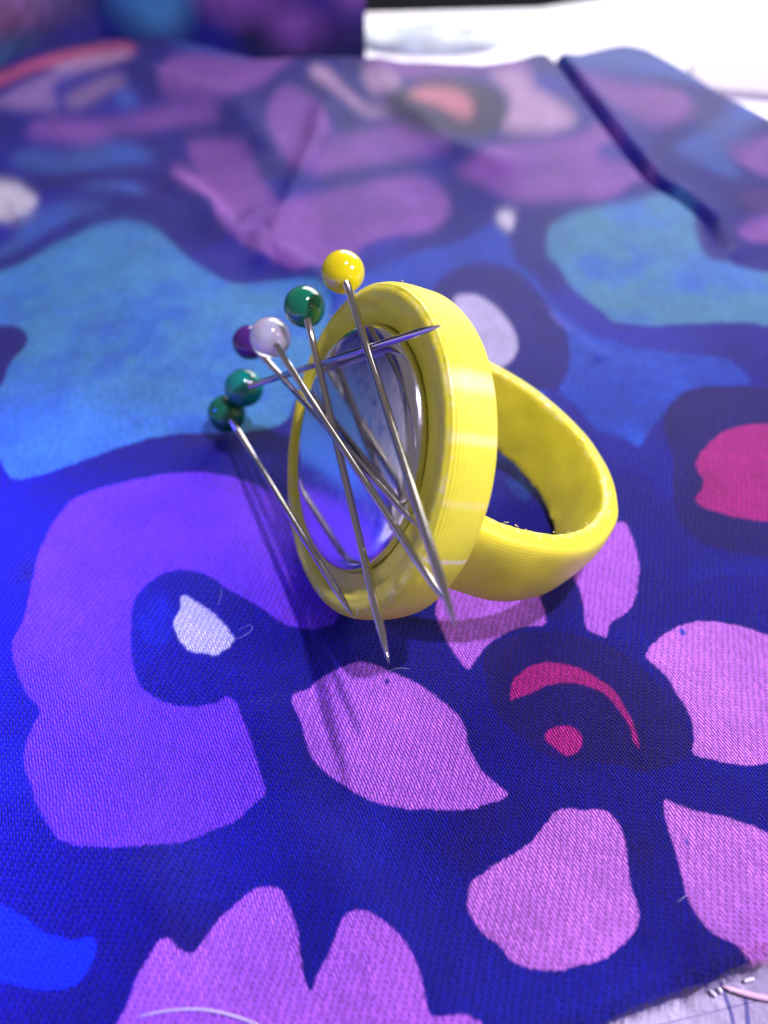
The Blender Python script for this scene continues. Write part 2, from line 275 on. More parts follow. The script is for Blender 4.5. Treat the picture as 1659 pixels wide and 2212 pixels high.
('pinkr', [[1.219, 2.16], [1.289, 2.186], [1.421, 2.177], [1.522, 2.182], [1.606, 2.16], [1.668, 2.088], [1.695, 1.99], [1.677, 1.864], [1.66, 1.742], [1.658, 1.644], [1.673, 1.557], [1.673, 1.472], [1.63, 1.399], [1.535, 1.309], [1.433, 1.248], [1.327, 1.205], [1.188, 1.184], [1.125, 1.154], [1.02, 1.162], [0.916, 1.175], [0.842, 1.197], [0.787, 1.222], [0.719, 1.319], [0.654, 1.354], [0.591, 1.427], [0.547, 1.502], [0.553, 1.587], [0.592, 1.685], [0.659, 1.734], [0.773, 1.815], [0.883, 1.856], [0.952, 1.897], [1.048, 1.971], [1.137, 2.056]]),
('pinkr', [[2.036, 2.26], [2.117, 2.209], [2.196, 2.175], [2.343, 2.146], [2.455, 2.118], [2.532, 2.085], [2.631, 2.053], [2.698, 1.999], [2.861, 1.884], [3.09, 1.665], [2.772, 0.928], [2.365, 1.179], [2.33, 1.244], [2.305, 1.287], [2.259, 1.327], [2.149, 1.353], [2.086, 1.408], [2.038, 1.481], [2.015, 1.575], [2.017, 1.692], [2.017, 1.822], [2.018, 1.926], [2.006, 2.043], [2.005, 2.142]]),
('pinkb', [[-1.588, 0.882], [-1.552, 0.974], [-1.538, 1.085], [-1.521, 1.149], [-1.476, 1.221], [-1.434, 1.313], [-1.39, 1.331], [-1.35, 1.324], [-1.302, 1.273], [-1.219, 1.236], [-1.172, 1.286], [-1.129, 1.369], [-1.048, 1.481], [-0.95, 1.576], [-0.858, 1.652], [-0.794, 1.641], [-0.722, 1.649], [-0.678, 1.62], [-0.624, 1.535], [-0.593, 1.461], [-0.556, 1.379], [-0.528, 1.274], [-0.509, 1.145], [-0.464, 1.054], [-0.439, 1.049], [-0.421, 1.128], [-0.377, 1.203], [-0.323, 1.304], [-0.287, 1.4], [-0.24, 1.48], [-0.16, 1.499], [-0.06, 1.47], [0.04, 1.407], [0.109, 1.344], [0.175, 1.247], [0.219, 1.135], [0.244, 1.037], [0.269, 0.935], [0.295, 0.901], [0.389, 0.921], [0.464, 0.93], [0.528, 0.916], [0.6, 0.878], [0.621, 0.554], [-1.534, 0.42], [-1.699, 0.701]]),
('ink', [[0.82, 3.501], [0.968, 3.617], [1.155, 3.687], [1.399, 3.726], [1.632, 3.687], [1.856, 3.617], [2.028, 3.501], [2.174, 3.3], [2.276, 3.108], [2.357, 2.863], [2.356, 2.67], [2.272, 2.558], [2.078, 2.478], [1.898, 2.45], [1.741, 2.523], [1.466, 2.541], [1.295, 2.559], [1.13, 2.633], [1.007, 2.786], [0.866, 2.984], [0.83, 3.192]]),
('magenta', [[1.005, 3.042], [1.044, 3.224], [1.129, 3.296], [1.202, 3.369], [1.349, 3.406], [1.489, 3.399], [1.622, 3.354], [1.723, 3.281], [1.797, 3.209], [1.858, 3.139], [1.899, 3.042], [1.936, 2.933], [1.948, 2.827], [1.951, 2.737], [1.948, 2.648], [1.925, 2.673], [1.907, 2.724], [1.921, 2.814], [1.9, 2.88], [1.869, 2.96], [1.825, 3.042], [1.767, 3.125], [1.688, 3.167], [1.583, 3.209], [1.484, 3.217], [1.369, 3.202], [1.263, 3.167], [1.155, 3.111], [1.051, 3.069]]),
('magenta', [[1.235, 2.762], [1.297, 2.814], [1.397, 2.84], [1.479, 2.827], [1.527, 2.762], [1.525, 2.686], [1.465, 2.611], [1.39, 2.586], [1.336, 2.611], [1.297, 2.661], [1.243, 2.699]]),
('royaldk', [[2.883, 4.67], [3.015, 4.622], [3.228, 4.555], [3.386, 4.509], [3.585, 4.502], [4.08, 4.496], [4.005, 4.311], [3.523, 4.327], [3.305, 4.352], [3.132, 4.342], [2.937, 4.306], [2.77, 4.316], [2.849, 4.444], [2.895, 4.556]]),
('royaldk', [[3.069, 3.884], [3.226, 3.867], [3.349, 3.835], [3.639, 3.742], [3.572, 3.568], [3.292, 3.674], [3.209, 3.738], [3.11, 3.761], [3.016, 3.802]]),
('ink', [[3.483, 7.077], [3.785, 7.186], [4.052, 7.173], [4.516, 7.154], [5.047, 7.159], [4.013, 4.511], [3.604, 4.557], [3.245, 4.611], [2.993, 4.746], [2.887, 5.008], [2.916, 5.348], [3.091, 5.949], [3.073, 6.327], [3.212, 6.732]]),
('magenta', [[3.301, 5.876], [3.386, 5.998], [3.562, 6.2], [3.771, 6.383], [3.969, 6.465], [4.188, 6.496], [4.291, 6.499], [4.794, 6.488], [4.186, 4.945], [3.766, 5.014], [3.622, 5.032], [3.451, 5.071], [3.303, 5.135], [3.193, 5.175], [3.112, 5.326], [3.232, 5.414], [3.307, 5.617], [3.27, 5.71]]),
('tealdk', [[1.213, 5.962], [1.295, 6.036], [1.373, 5.853], [1.478, 5.538], [1.512, 5.436], [1.428, 5.226], [1.335, 5.337], [1.264, 5.538], [1.194, 5.781]]),
('navy', [[0.009, 3.244], [0.04, 3.252], [0.051, 3.222], [0.032, 3.197], [0.013, 3.214]]),
('royal', [[2.557, 3.759], [2.591, 3.735], [2.588, 3.697], [2.559, 3.678], [2.541, 3.716]]),
('royal', [[2.104, 1.969], [2.123, 1.956], [2.132, 1.918], [2.111, 1.924]]),
('plum', [[1.273, 1.286], [1.295, 1.275], [1.313, 1.249], [1.29, 1.254]]),
('purpB', [[-4.074, 14.934], [-4.128, 15.752], [-4.095, 16.211], [-3.694, 16.445], [-3.234, 16.332], [-2.771, 16.361], [-2.531, 16.788], [-2.15, 17.536], [-1.602, 17.831], [-1.658, 17.263], [-1.952, 16.394], [-2.201, 15.373], [-2.345, 15.133], [-2.501, 15.03], [-2.672, 14.353], [-3.097, 14.409], [-3.528, 14.521], [-3.937, 14.666]]),
('purpB', [[-4.822, 13.55], [-4.455, 13.725], [-4.021, 14.168], [-3.511, 14.353], [-3.086, 14.258], [-2.743, 13.948], [-2.848, 13.864], [-3.313, 13.876], [-3.807, 13.67], [-4.259, 13.351], [-4.432, 13.343], [-4.621, 13.052], [-4.876, 12.86], [-5.268, 12.848], [-5.796, 12.954], [-5.938, 13.117], [-5.774, 13.398], [-5.41, 13.485], [-5.096, 13.429]]),
('purpB', [[-2.036, 14.271], [-2.018, 14.931], [-1.806, 15.403], [-1.532, 15.157], [-1.195, 14.736], [-1.033, 13.898], [-0.862, 13.502], [-1.01, 12.855], [-1.112, 12.436], [-1.297, 11.894], [-1.515, 12.41], [-1.787, 13.012], [-1.984, 13.534]]),
('purpB', [[-1.204, 11.906], [-1.066, 12.48], [-0.852, 13.249], [-0.498, 13.503], [-0.131, 13.666], [0.241, 13.795], [0.5, 13.508], [0.778, 13.257], [1.181, 13.097], [1.049, 12.958], [0.692, 12.877], [0.179, 12.709], [-0.448, 12.432], [-1.049, 12.081], [-1.29, 11.776]]),
('purpB', [[-3.348, 13.214], [-3.056, 13.36], [-2.562, 13.238], [-2.294, 12.985], [-2.156, 12.684], [-1.994, 12.17], [-1.72, 11.604], [-1.506, 11.089], [-1.621, 10.642], [-1.775, 10.165], [-1.899, 10.351], [-2.131, 10.877], [-2.545, 11.384], [-2.976, 12.253], [-3.21, 12.807]]),
('purpL', [[-3.478, 12.449], [-3.3, 12.569], [-2.968, 12.199], [-2.669, 11.83], [-2.393, 11.27], [-2.118, 10.792], [-1.842, 10.344], [-1.81, 10.041], [-2.073, 10.338], [-2.347, 10.61], [-2.491, 10.894], [-2.587, 11.259], [-2.953, 11.625], [-3.305, 11.986]]),  # pinkish highlight along a crease, put into the print colour
('purpB', [[-1.651, 10.964], [-1.393, 11.247], [-1.028, 11.592], [-0.434, 11.899], [0.048, 12.167], [0.424, 12.354], [0.723, 12.309], [0.966, 12.014], [1.058, 11.607], [0.957, 11.305], [0.75, 10.991], [0.392, 10.783], [0.045, 10.656], [-0.293, 10.358], [-0.423, 10.153], [-0.587, 9.867], [-0.897, 9.664], [-1.208, 9.516], [-1.49, 9.828], [-1.796, 9.909], [-2.003, 10.32], [-1.897, 10.622]]),
('purpB', [[1.106, 12.489], [1.441, 12.618], [1.705, 12.897], [2.142, 13.171], [2.534, 13.195], [3.199, 13.3], [3.885, 14.039], [4.047, 13.597], [4.18, 13.227], [4.05, 13.419], [3.584, 13.053], [3.463, 12.921], [3.869, 12.654], [4.356, 12.519], [4.448, 12.279], [4.155, 12.175], [3.909, 12.051], [3.718, 11.806], [3.452, 11.653], [3.161, 11.631], [2.738, 11.695], [2.373, 11.653], [2.019, 11.732], [1.658, 12.075], [1.3, 12.309]]),
('pale', [[1.982, 15.077], [2.32, 15.077], [2.658, 14.847], [2.961, 14.576], [3.225, 14.262], [3.388, 13.851], [3.194, 13.607], [2.692, 13.417], [2.164, 13.419], [1.962, 13.449], [2.086, 13.706], [2.199, 14.081], [2.21, 14.46], [2.122, 14.76]]),
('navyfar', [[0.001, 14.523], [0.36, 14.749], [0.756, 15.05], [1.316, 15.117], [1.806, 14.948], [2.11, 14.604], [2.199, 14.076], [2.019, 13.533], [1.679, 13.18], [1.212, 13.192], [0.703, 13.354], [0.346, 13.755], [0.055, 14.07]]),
('salmon', [[0.355, 14.435], [0.639, 14.849], [1.022, 14.774], [1.368, 14.575], [1.54, 14.276], [1.555, 13.872], [1.426, 13.71], [1.225, 13.892], [0.865, 14.227], [0.597, 14.339]]),
('pale', [[-0.439, 15.987], [-0.202, 15.869], [0.059, 15.572], [0.336, 15.001], [0.194, 14.686], [-0.165, 14.694], [-0.369, 15.297]]),
('pale', [[-1.468, 16.314], [-1.305, 16.597], [-1.042, 16.196], [-0.77, 15.305], [-0.5, 14.738], [-0.3, 14.411], [0.19, 14.136], [0.082, 14.06], [-0.296, 14.087], [-0.49, 14.325], [-0.754, 14.833], [-1.124, 15.487], [-1.374, 15.798]]),
('purpB', [[-0.551, 16.927], [0.208, 16.201], [0.782, 15.807], [1.632, 15.63], [2.4, 15.85], [2.674, 15.931], [2.774, 15.549], [2.345, 15.319], [1.319, 15.176], [0.618, 15.082], [0.199, 15.299], [-0.381, 16.062]]),
('pale', [[1.913, 15.256], [2.365, 15.51], [2.714, 15.306], [2.789, 14.978], [2.314, 15.018], [1.888, 14.956]]),
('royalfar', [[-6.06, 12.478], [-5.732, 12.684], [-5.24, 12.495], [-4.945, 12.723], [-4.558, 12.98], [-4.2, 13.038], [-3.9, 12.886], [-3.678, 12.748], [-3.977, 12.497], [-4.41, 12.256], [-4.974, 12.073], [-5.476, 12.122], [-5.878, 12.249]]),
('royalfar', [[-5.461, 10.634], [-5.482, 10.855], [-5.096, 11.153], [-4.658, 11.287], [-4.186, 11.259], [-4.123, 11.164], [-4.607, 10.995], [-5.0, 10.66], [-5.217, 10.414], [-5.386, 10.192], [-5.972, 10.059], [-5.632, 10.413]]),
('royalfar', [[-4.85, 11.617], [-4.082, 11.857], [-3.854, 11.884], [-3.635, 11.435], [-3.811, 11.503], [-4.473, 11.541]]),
('white', [[-6.537, 11.943], [-6.046, 11.935], [-5.838, 11.889], [-5.597, 11.72], [-5.231, 11.327], [-5.311, 11.064], [-5.45, 10.95], [-5.657, 10.959], [-6.263, 11.005]]),
('coral', [[-7.398, 14.733], [-6.891, 14.966], [-6.591, 15.396], [-6.173, 15.903], [-5.703, 16.758], [-5.315, 17.342], [-4.959, 17.027], [-4.781, 16.386], [-4.891, 15.864], [-5.319, 15.325], [-5.842, 15.24], [-6.316, 14.956], [-6.74, 14.481], [-7.238, 14.258]]),
('pale', [[-6.09, 15.141], [-5.793, 15.566], [-5.377, 16.103], [-4.885, 16.581], [-4.828, 16.085], [-5.116, 15.625], [-5.444, 15.279], [-5.806, 15.104]]),
('lav', [[-7.133, 13.936], [-6.629, 14.108], [-6.341, 14.557], [-5.806, 15.104], [-5.319, 15.325], [-5.553, 14.962], [-5.709, 14.734], [-5.845, 14.222], [-5.592, 14.045], [-5.526, 13.765], [-5.968, 13.659], [-6.558, 13.862]]),
('mauve', [[-5.542, 14.052], [-5.245, 14.561], [-4.992, 15.086], [-4.682, 15.207], [-4.625, 14.881], [-4.884, 14.58], [-5.008, 14.195], [-5.194, 13.878], [-5.413, 13.83]]),
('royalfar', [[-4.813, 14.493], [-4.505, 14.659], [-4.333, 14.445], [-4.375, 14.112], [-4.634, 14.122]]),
('tealdk', [[-4.338, 17.461], [-3.694, 17.338], [-3.044, 17.065], [-2.668, 16.96], [-2.643, 16.271], [-3.095, 16.364], [-3.704, 16.486], [-4.151, 16.811]])
]
BACKPRINT = [
('teal', [[-5.948, 1.284], [-5.794, 1.113], [-5.616, 0.906], [-5.421, 0.73], [-5.119, 0.635], [-4.549, 0.594], [-4.445, 0.893], [-4.377, 1.163], [-4.276, 1.953], [-5.827, 2.042]]),
('red', [[-7.729, 1.912], [-7.282, 1.717], [-7.143, 1.616], [-7.021, 1.451], [-7.086, 1.34], [-7.211, 1.312], [-7.32, 1.414], [-7.761, 1.667]]),
('lav', [[-7.708, 1.997], [-7.273, 1.783], [-7.064, 1.599], [-6.93, 1.398], [-6.758, 1.249], [-6.606, 1.163], [-6.59, 1.305], [-6.663, 1.489], [-6.677, 1.859], [-7.645, 2.384]]),
('plum', [[-6.858, 1.241], [-6.63, 1.146], [-6.458, 0.888], [-6.309, 0.713], [-6.611, 0.85], [-6.782, 1.038]]),
('teal', [[-7.813, 1.371], [-7.357, 1.129], [-7.186, 0.914], [-7.217, 0.788], [-7.404, 0.794], [-7.866, 1.033]]),
('purpB', [[-4.186, 1.643], [-4.247, 1.163], [-3.996, 0.943], [-3.594, 0.814], [-3.079, 0.78], [-2.683, 0.921], [-2.46, 1.163], [-2.324, 1.643]]),
('purpB', [[-2.517, 1.083], [-1.949, 1.123], [-1.436, 1.083], [-1.413, 0.377], [-2.517, 0.377]]),
('purpL', [[-1.058, 1.643], [-0.972, 1.123], [-0.665, 1.035], [-0.427, 1.123], [-0.299, 1.643]]),
('plum', [[-1.181, 1.002], [-0.718, 0.962], [-0.621, 0.589], [-1.044, 0.418]])
]
def vnoise(x, y, seed, octv=3):
    """smooth value noise"""
    out = np.zeros_like(x); amp = 1; tot = 0
    for o in range(octv):
        g = np.random.default_rng(seed + o).random((64, 64))
        xi = np.floor(x).astype(int); yi = np.floor(y).astype(int); fx = x - xi; fy = y - yi
        fx = fx * fx * (3 - 2 * fx); fy = fy * fy * (3 - 2 * fy)
        q = lambda a, b: g[a % 64, b % 64]
        out += amp * ((q(xi, yi) * (1 - fx) + q(xi + 1, yi) * fx) * (1 - fy) + (q(xi, yi + 1) * (1 - fx) + q(xi + 1, yi + 1) * fx) * fy)
        tot += amp; amp *= .5; x = x * 2.03 + 11.3; y = y * 2.03 + 5.1
    return out / tot
def chaikin(p, it=2):
    p = np.asarray(p, float)
    for _ in range(it):
        q = np.roll(p, -1, 0); p = np.stack([p * .78 + q * .22, p * .22 + q * .78], 1).reshape(-1, 2)
    return p
def inside(x, y, poly):
    r = np.zeros(x.shape, bool); n = len(poly)
    for i in range(n):
        x1, y1 = poly[i]; x2, y2 = poly[(i + 1) % n]
        if y1 == y2: continue
        c = ((y1 > y) != (y2 > y)) & (x < (x2 - x1) * (y - y1) / (y2 - y1) + x1)
        r ^= c
    return r
def paint(x, y, prints, base, jit, seed=0):
    shp = x.shape; x = x.ravel(); y = y.ravel()
    n1 = vnoise(x * .55, y * .55, 1 + seed); n2 = vnoise(x * 1.6, y * 1.6, 21 + seed); n3 = vnoise(x * 4, y * 4, 41 + seed)
    c = np.tile(lin(base), (len(x), 1))
    # the dark ground of the print drifts between navy, ink and royal blue
    m = np.clip((n1 - .52) * 5, 0, 1)[:, None]; c = c * (1 - m) + lin((24, 30, 176)) * m
    m = (np.clip((n2 - .60) * 5, 0, 1) * .6)[:, None]; c = c * (1 - m) + lin((36, 14, 110)) * m
    # print stops at yarns, so every outline is ragged by about one yarn
    u = x * .42 - y * .907; v = x * .907 + y * .42
    vi = np.floor(v / .0215); ui = np.floor(u / .03 + vi / 3)
    hsh = np.modf(np.abs(np.sin(vi * 12.9898 + ui * 78.233) * 43758.5))[0] - .5
    n4 = vnoise(x * 7, y * 7, 61) - .5; n5 = vnoise(x * 7, y * 7, 71) - .5
    jx = x + jit * (.42 * hsh * .9 + 1.2 * n4); jy = y + jit * (-.907 * hsh * .9 + 1.2 * n5)
    for name, pts in prints:
        P = chaikin(pts)
        lo = P.min(0) - .1; hi = P.max(0) + .1
        k = np.where((jx > lo[0]) & (jx < hi[0]) & (jy > lo[1]) & (jy < hi[1]))[0]
        if not len(k): continue
        k = k[inside(jx[k], jy[k], P)]
        cc = np.tile(lin(DYE[name]), (len(k), 1))
        cc *= (.84 + .16 * n2[k] + .16 * n3[k])[:, None]
        if name in ('teal', 'tealr', 'royal', 'tealmid', 'tealdk', 'royalfar'):
            m = np.clip((n2[k] * .6 + n3[k] * .4 - .46) * 4, 0, 1)[:, None] * .55; cc = cc * (1 - m) + lin((40, 104, 226)) * m
        if name == 'purpF':
            m = np.clip((n1[k] - .4) * 3, 0, 1)[:, None] * .5; cc = cc * (1 - m) + lin((116, 60, 236)) * m
        if name in ('purpB', 'purpL'):
            m = np.clip((n2[k] - .42) * 4, 0, 1)[:, None] * .55; cc = cc * (1 - m) + lin((116, 72, 176)) * m
        soft = (np.clip((n3[k] * .5 + n2[k] * .5 - .38) * 4, 0, 1) * .5)[:, None] if name in ('tealdk', 'tealmid', 'royaldk', 'royallt') else 1.0
        c[k] = c[k] * (1 - soft) + cc * soft
    return c.reshape(shp + (3,))

def grid_mesh(name, X, Y, Z, colr, mat, parent=None):
    nr, nc = X.shape; nv = nr * nc
    co = np.stack([X, Y, Z], -1).reshape(-1, 3).astype(np.float32)
    i = np.arange(nr - 1)[:, None] * nc + np.arange(nc - 1)[None]
    q = np.stack([i, i + 1, i + nc + 1, i + nc], -1).reshape(-1, 4).astype(np.int32)
    me = bpy.data.meshes.new(name); me.vertices.add(nv); me.vertices.foreach_set('co', co.ravel())
    me.loops.add(q.size); me.loops.foreach_set('vertex_index', q.ravel())
    me.polygons.add(len(q)); me.polygons.foreach_set('loop_start', np.arange(0, q.size, 4, dtype=np.int32))
    me.polygons.foreach_set('loop_total', np.full(len(q), 4, np.int32)); me.polygons.foreach_set('use_smooth', np.ones(len(q), bool))
    a = me.color_attributes.new('print', 'FLOAT_COLOR', 'POINT')
    a.data.foreach_set('color', np.concatenate([colr.reshape(-1, 3), np.ones((nv, 1))], 1).astype(np.float32).ravel())
    me.update(); me.validate(); me.materials.append(mat)
    o = bpy.data.objects.new(name, me); col.objects.link(o)
    if parent: o.parent = parent
    return o
NEAR = np.array([[1.243, 0.87], [1.42, 0.933], [1.625, 1.005], [1.83, 1.061], [2.033, 1.111], [2.168, 1.171], [2.321, 1.218], [2.492, 1.254], [2.892, 1.362], [3.997, 1.711]])           # cut edge nearest to us, running off to the right
FAR = np.array([[-9.548, 12.228], [-7.676, 13.769], [-7.059, 15.351], [-6.926, 16.234], [-6.409, 16.98], [-5.718, 17.881], [-5.148, 17.781], [-4.42, 17.814], [-3.054, 17.135], [-2.541, 16.949], [-1.959, 17.325], [-1.351, 17.486], [-0.714, 17.293], [-0.268, 16.705], [0.211, 16.467], [1.24, 16.091], [1.817, 16.034], [2.467, 16.32], [2.891, 16.615], [3.71, 16.645], [4.253, 16.918], [4.815, 17.261], [5.137, 17.167], [5.438, 16.32], [5.905, 14.911], [6.541, 13.881], [7.129, 12.613], [8.797, 9.405]])             # far edge of the cloth
def near_y(x):
    y = np.interp(x, NEAR[:, 0], NEAR[:, 1]); s = (NEAR[3, 1] - NEAR[0, 1]) / (NEAR[3, 0] - NEAR[0, 0])
    y = np.where(x < NEAR[0, 0], NEAR[0, 1] + (x - NEAR[0, 0]) * s, y)
    return np.maximum(y, -.9) + (vnoise(x * 9, x * 0 + 3.3, 5) - .5) * .035
def far_y(x): return np.interp(x, FAR[:, 0], FAR[:, 1])
NR, NC = 960, 880
tv = np.linspace(0, 1, NR)[:, None]; tu = np.linspace(-1, 1, NC)[None]
y0, y1, cc_ = .3, 20.0, 5.66
Yn = 1 / ((1 - tv) / (y0 + cc_) + tv / (y1 + cc_)) - cc_
wv = (Yn - y0) / (y1 - y0)
X = tu * (1.95 + .353 * Yn) * 1.24 + 0 * tv
yn = near_y(X); yf = far_y(X)
Y = yn + (yf - yn) * wv
Z = height(X, Y)
# the far hem hangs down to the table; the near cut edge droops a little
edge = (yf - Y); Z = Z - (Z - (ZT + .03)) * (1 - sstep(0, .55, edge)) ** 2 * .98
Z = Z - .07 * (1 - sstep(0, .35, Y - yn)) * sstep(.5, 2.0, X)
C3 = paint(X, Y, PRINT, (13, 8, 142), .016)
def soften(c, n):                                 # blurs the print colours, in place of lens defocus on the far cloth
    for ax in (0, 1):
        k = np.cumsum(np.concatenate([np.repeat(np.take(c, [0], ax), n + 1, ax), c, np.repeat(np.take(c, [-1], ax), n, ax)], ax), ax)
        m_ = c.shape[ax]
        c = (np.take(k, np.arange(2 * n + 1, 2 * n + 1 + m_), ax) - np.take(k, np.arange(m_), ax)) / (2 * n + 1)
    return c
C3 = .5 * C3 + .5 * soften(C3, 1)
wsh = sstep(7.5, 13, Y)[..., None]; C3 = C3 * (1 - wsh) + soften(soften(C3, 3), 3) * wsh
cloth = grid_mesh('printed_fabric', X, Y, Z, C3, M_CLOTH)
tag(cloth, 'cotton fabric with pink petals and purple flowers, spread flat under the yellow ring', 'fabric')
# loose yarn ends along the cut edge
def hairs(name, starts, dirs, lengths, rad, colors, mat, parent=None, seg=4, curl=.35, droop=0):
    V = []; F = []; Cc = []
    for s, d, L, c in zip(starts, dirs, lengths, colors):
        d = Vector(d).normalized(); p = Vector(s); up = Vector((0, 0, 1)); sd = d.cross(up).normalized()
        base = len(V); bend = random.uniform(-curl, curl); bz = random.uniform(-curl * .3, curl) - droop
        for k in range(seg + 1):
            t = k / seg; q = p + d * (L * t) + sd * (bend * L * t * t) + up * (bz * L * t * t)
            r = rad * (1 - .6 * t)
            for j in range(3):
                a = j * 2.094; V.append(q + sd * (r * math.cos(a)) + up * (r * math.sin(a))); Cc.append(c)
            if k:
                b = base + 3 * k
                for j in range(3): F.append((b - 3 + j, b - 3 + (j + 1) % 3, b + (j + 1) % 3, b + j))
    o = mesh_obj(name, V, F, mat, parent)
    a = o.data.color_attributes.new('print', 'FLOAT_COLOR', 'POINT')
    a.data.foreach_set('color', np.concatenate([np.array(Cc), np.ones((len(Cc), 1))], 1).astype(np.float32).ravel())
    return o
ex = rng.uniform(.6, 4.2, 2600); ey = near_y(ex) + rng.uniform(-.012, .10, 2600) ** 1.0
ez = height(ex, ey) - .07 * (1 - sstep(0, .35, ey - near_y(ex))) * sstep(.5, 2.0, ex) + .002
ec = np.minimum(paint(ex, ey, PRINT, (22, 17, 140), .016) * 1.5 + .02, 1)
ed = [(random.gauss(-.15, .5), random.gauss(-1, .3), random.gauss(.05, .35)) for _ in ex]
fr = hairs('frayed_edge', np.stack([ex, ey, ez], 1), ed, rng.uniform(.02, .085, 2600), .0016, ec, M_CLOTH, cloth, droop=.1)
tag(fr, kind='stuff')

BACKLINE = ([-17, -9.2, -7.5, -6.9, -6.2, -4.5, -.4], [9.5, 12.6, 15.6, 17.2, 18.6, 19.3, 19.3])
# second cloth, standing in folds behind on the left
bx = np.linspace(-17, -.42, 420)[None]; bz = np.linspace(-.1, 5.0, 160)[:, None]
BX = bx + 0 * bz; BZ = bz + 0 * bx
fold = .30 * np.sin(BX * 1.1 + .6) + .16 * np.sin(BX * 2.7 + BZ * .4) + .4 * sstep(1.2, 0, -.42 - BX)
BY = np.interp(BX, BACKLINE[0], BACKLINE[1]) + .35 * BZ + .5 * fold * sstep(0, 1.0, BZ + .2)
bc = paint(BX, BZ, BACKPRINT, (16, 18, 84), .03, 7)
bc = soften(bc, 9) * 1.0
back = grid_mesh('folded_fabric', BX, BY, BZ, bc, fabric_material('second length of printed cotton', .2, .1))
tag(back, 'dark folds of blue and purple fabric standing at the far left behind the flat cloth', 'fabric')

# ---------------------------------------------------------------- ring with magnet
N = Vector([-0.85504, -0.31625, 0.41096]); A = Vector([0.41673, 0.05258, 0.90751]); S = Vector([-0.30861, 0.94722, 0.08684]); CEN = Vector([0.083, 4.6366, 1.2081])
R, TF, RM, D, RI, RO, W, MD, MA, MS, RB = [1.3407, 0.3904, 0.9812, 0.8165, 1.105, 1.2768, 0.7547, -0.0236, -0.0234, 0.0271, -0.0172]
RF = Matrix((A, S, N)).transposed()            # local x = A, y = S, z = N
base_pt = Vector((CEN.x - .2, CEN.y + .2, 0))
ring = empty('magnetic_pin_ring', base_pt, RF)
tag(ring, 'yellow plastic finger ring with a round magnet set in its face, holding dressmaking pins', 'pin holder')
def local(p): return RF.transposed() @ (Vector(p) - base_pt)
def lathe(name, prof, mat, parent, loc, rot=None, seg=220, wob=None, close=False):
    V = []; F = []; n = len(prof)
    for i in range(seg):
        a = 2 * math.pi * i / seg
        for j, (r, z) in enumerate(prof):
            if wob: r, z = wob(r, z, a)
            V.append((r * math.cos(a), r * math.sin(a), z))
    for i in range(seg):
        k = (i + 1) % seg
        for j in range(n - 1): F.append((i * n + j, k * n + j, k * n + j + 1, i * n + j + 1))
    o = mesh_obj(name, V, F, mat, parent)
    o.location = loc
    if rot is not None: o.rotation_euler = rot.to_euler()
    return o
def smooth_prof(pts, n=6):
    out = []
    P = [pts[0]] + list(pts) + [pts[-1]]
    for i in range(1, len(P) - 2):
        p0, p1, p2, p3 = [np.array(q, float) for q in P[i - 1:i + 3]]
        for k in range(n):
            t = k / n
            out.append(tuple(.5 * (2 * p1 + (p2 - p0) * t + (2 * p0 - 5 * p1 + 4 * p2 - p3) * t * t + (3 * p1 - p0 - 3 * p2 + p3) * t ** 3)))
    out.append(tuple(pts[-1])); return out
from mathutils import noise as mn
def bez_wob(r, z, a):
    if r < .5: return r, z
    c, s = math.cos(a), math.sin(a)
    k = mn.noise((c * 3, s * 3, z * 6)) * .008 + mn.noise((c * 24, s * 24, z * 30)) * (.0045 if z > TF - .1 else .0012)
    return r + k, z + (mn.noise((c * 30, s * 30, r * 9)) * .004 if z > TF - .12 else 0)
bprof = [(.001, 0), (.5, 0)] + smooth_prof([(1.0, 0), (1.2, -.015), (1.305, -.012), (1.335, .02), (1.345, .10), (1.348, .20), (R + .006, .29), (R - .012, TF - .035), (R - .05, TF - .004), (R - .10, TF), (1.19, TF - .018), (1.13, TF - .055), (1.08, TF - .070), (1.04, TF - .072), (1.01, TF - .074), (.99, TF - .10)], 5) + [(.94, TF - .2), (.5, TF - .2), (.001, TF - .2)]
bez = lathe('bezel', bprof, M_BEZEL, ring, local(CEN), wob=bez_wob)
for v in bez.data.vertices:                      # the recess sits slightly off centre
    rr = math.hypot(v.co.x, v.co.y)
    if v.co.z > TF - .25 and rr < 1.24:
        k = 1 - float(sstep(1.02, 1.24, rr)); v.co.x += k * MA; v.co.y += k * (MS + .028)
mprof = [(.001, 0)] + [(.3, 0), (.6, 0), (.84, 0)] + smooth_prof([(.86, 0), (.91, -.003), (.95, -.013), (.980, -.032), (.995, -.06), (1.0, -.09), (1.0, -.13)], 5)
mprof = [(r * RM * 1.02, z) for r, z in mprof]
mag = lathe('magnet', mprof[::-1], M_CHROME, ring, local(CEN + N * (TF - MD + .012) + A * MA + S * (MS + .028)), seg=200)
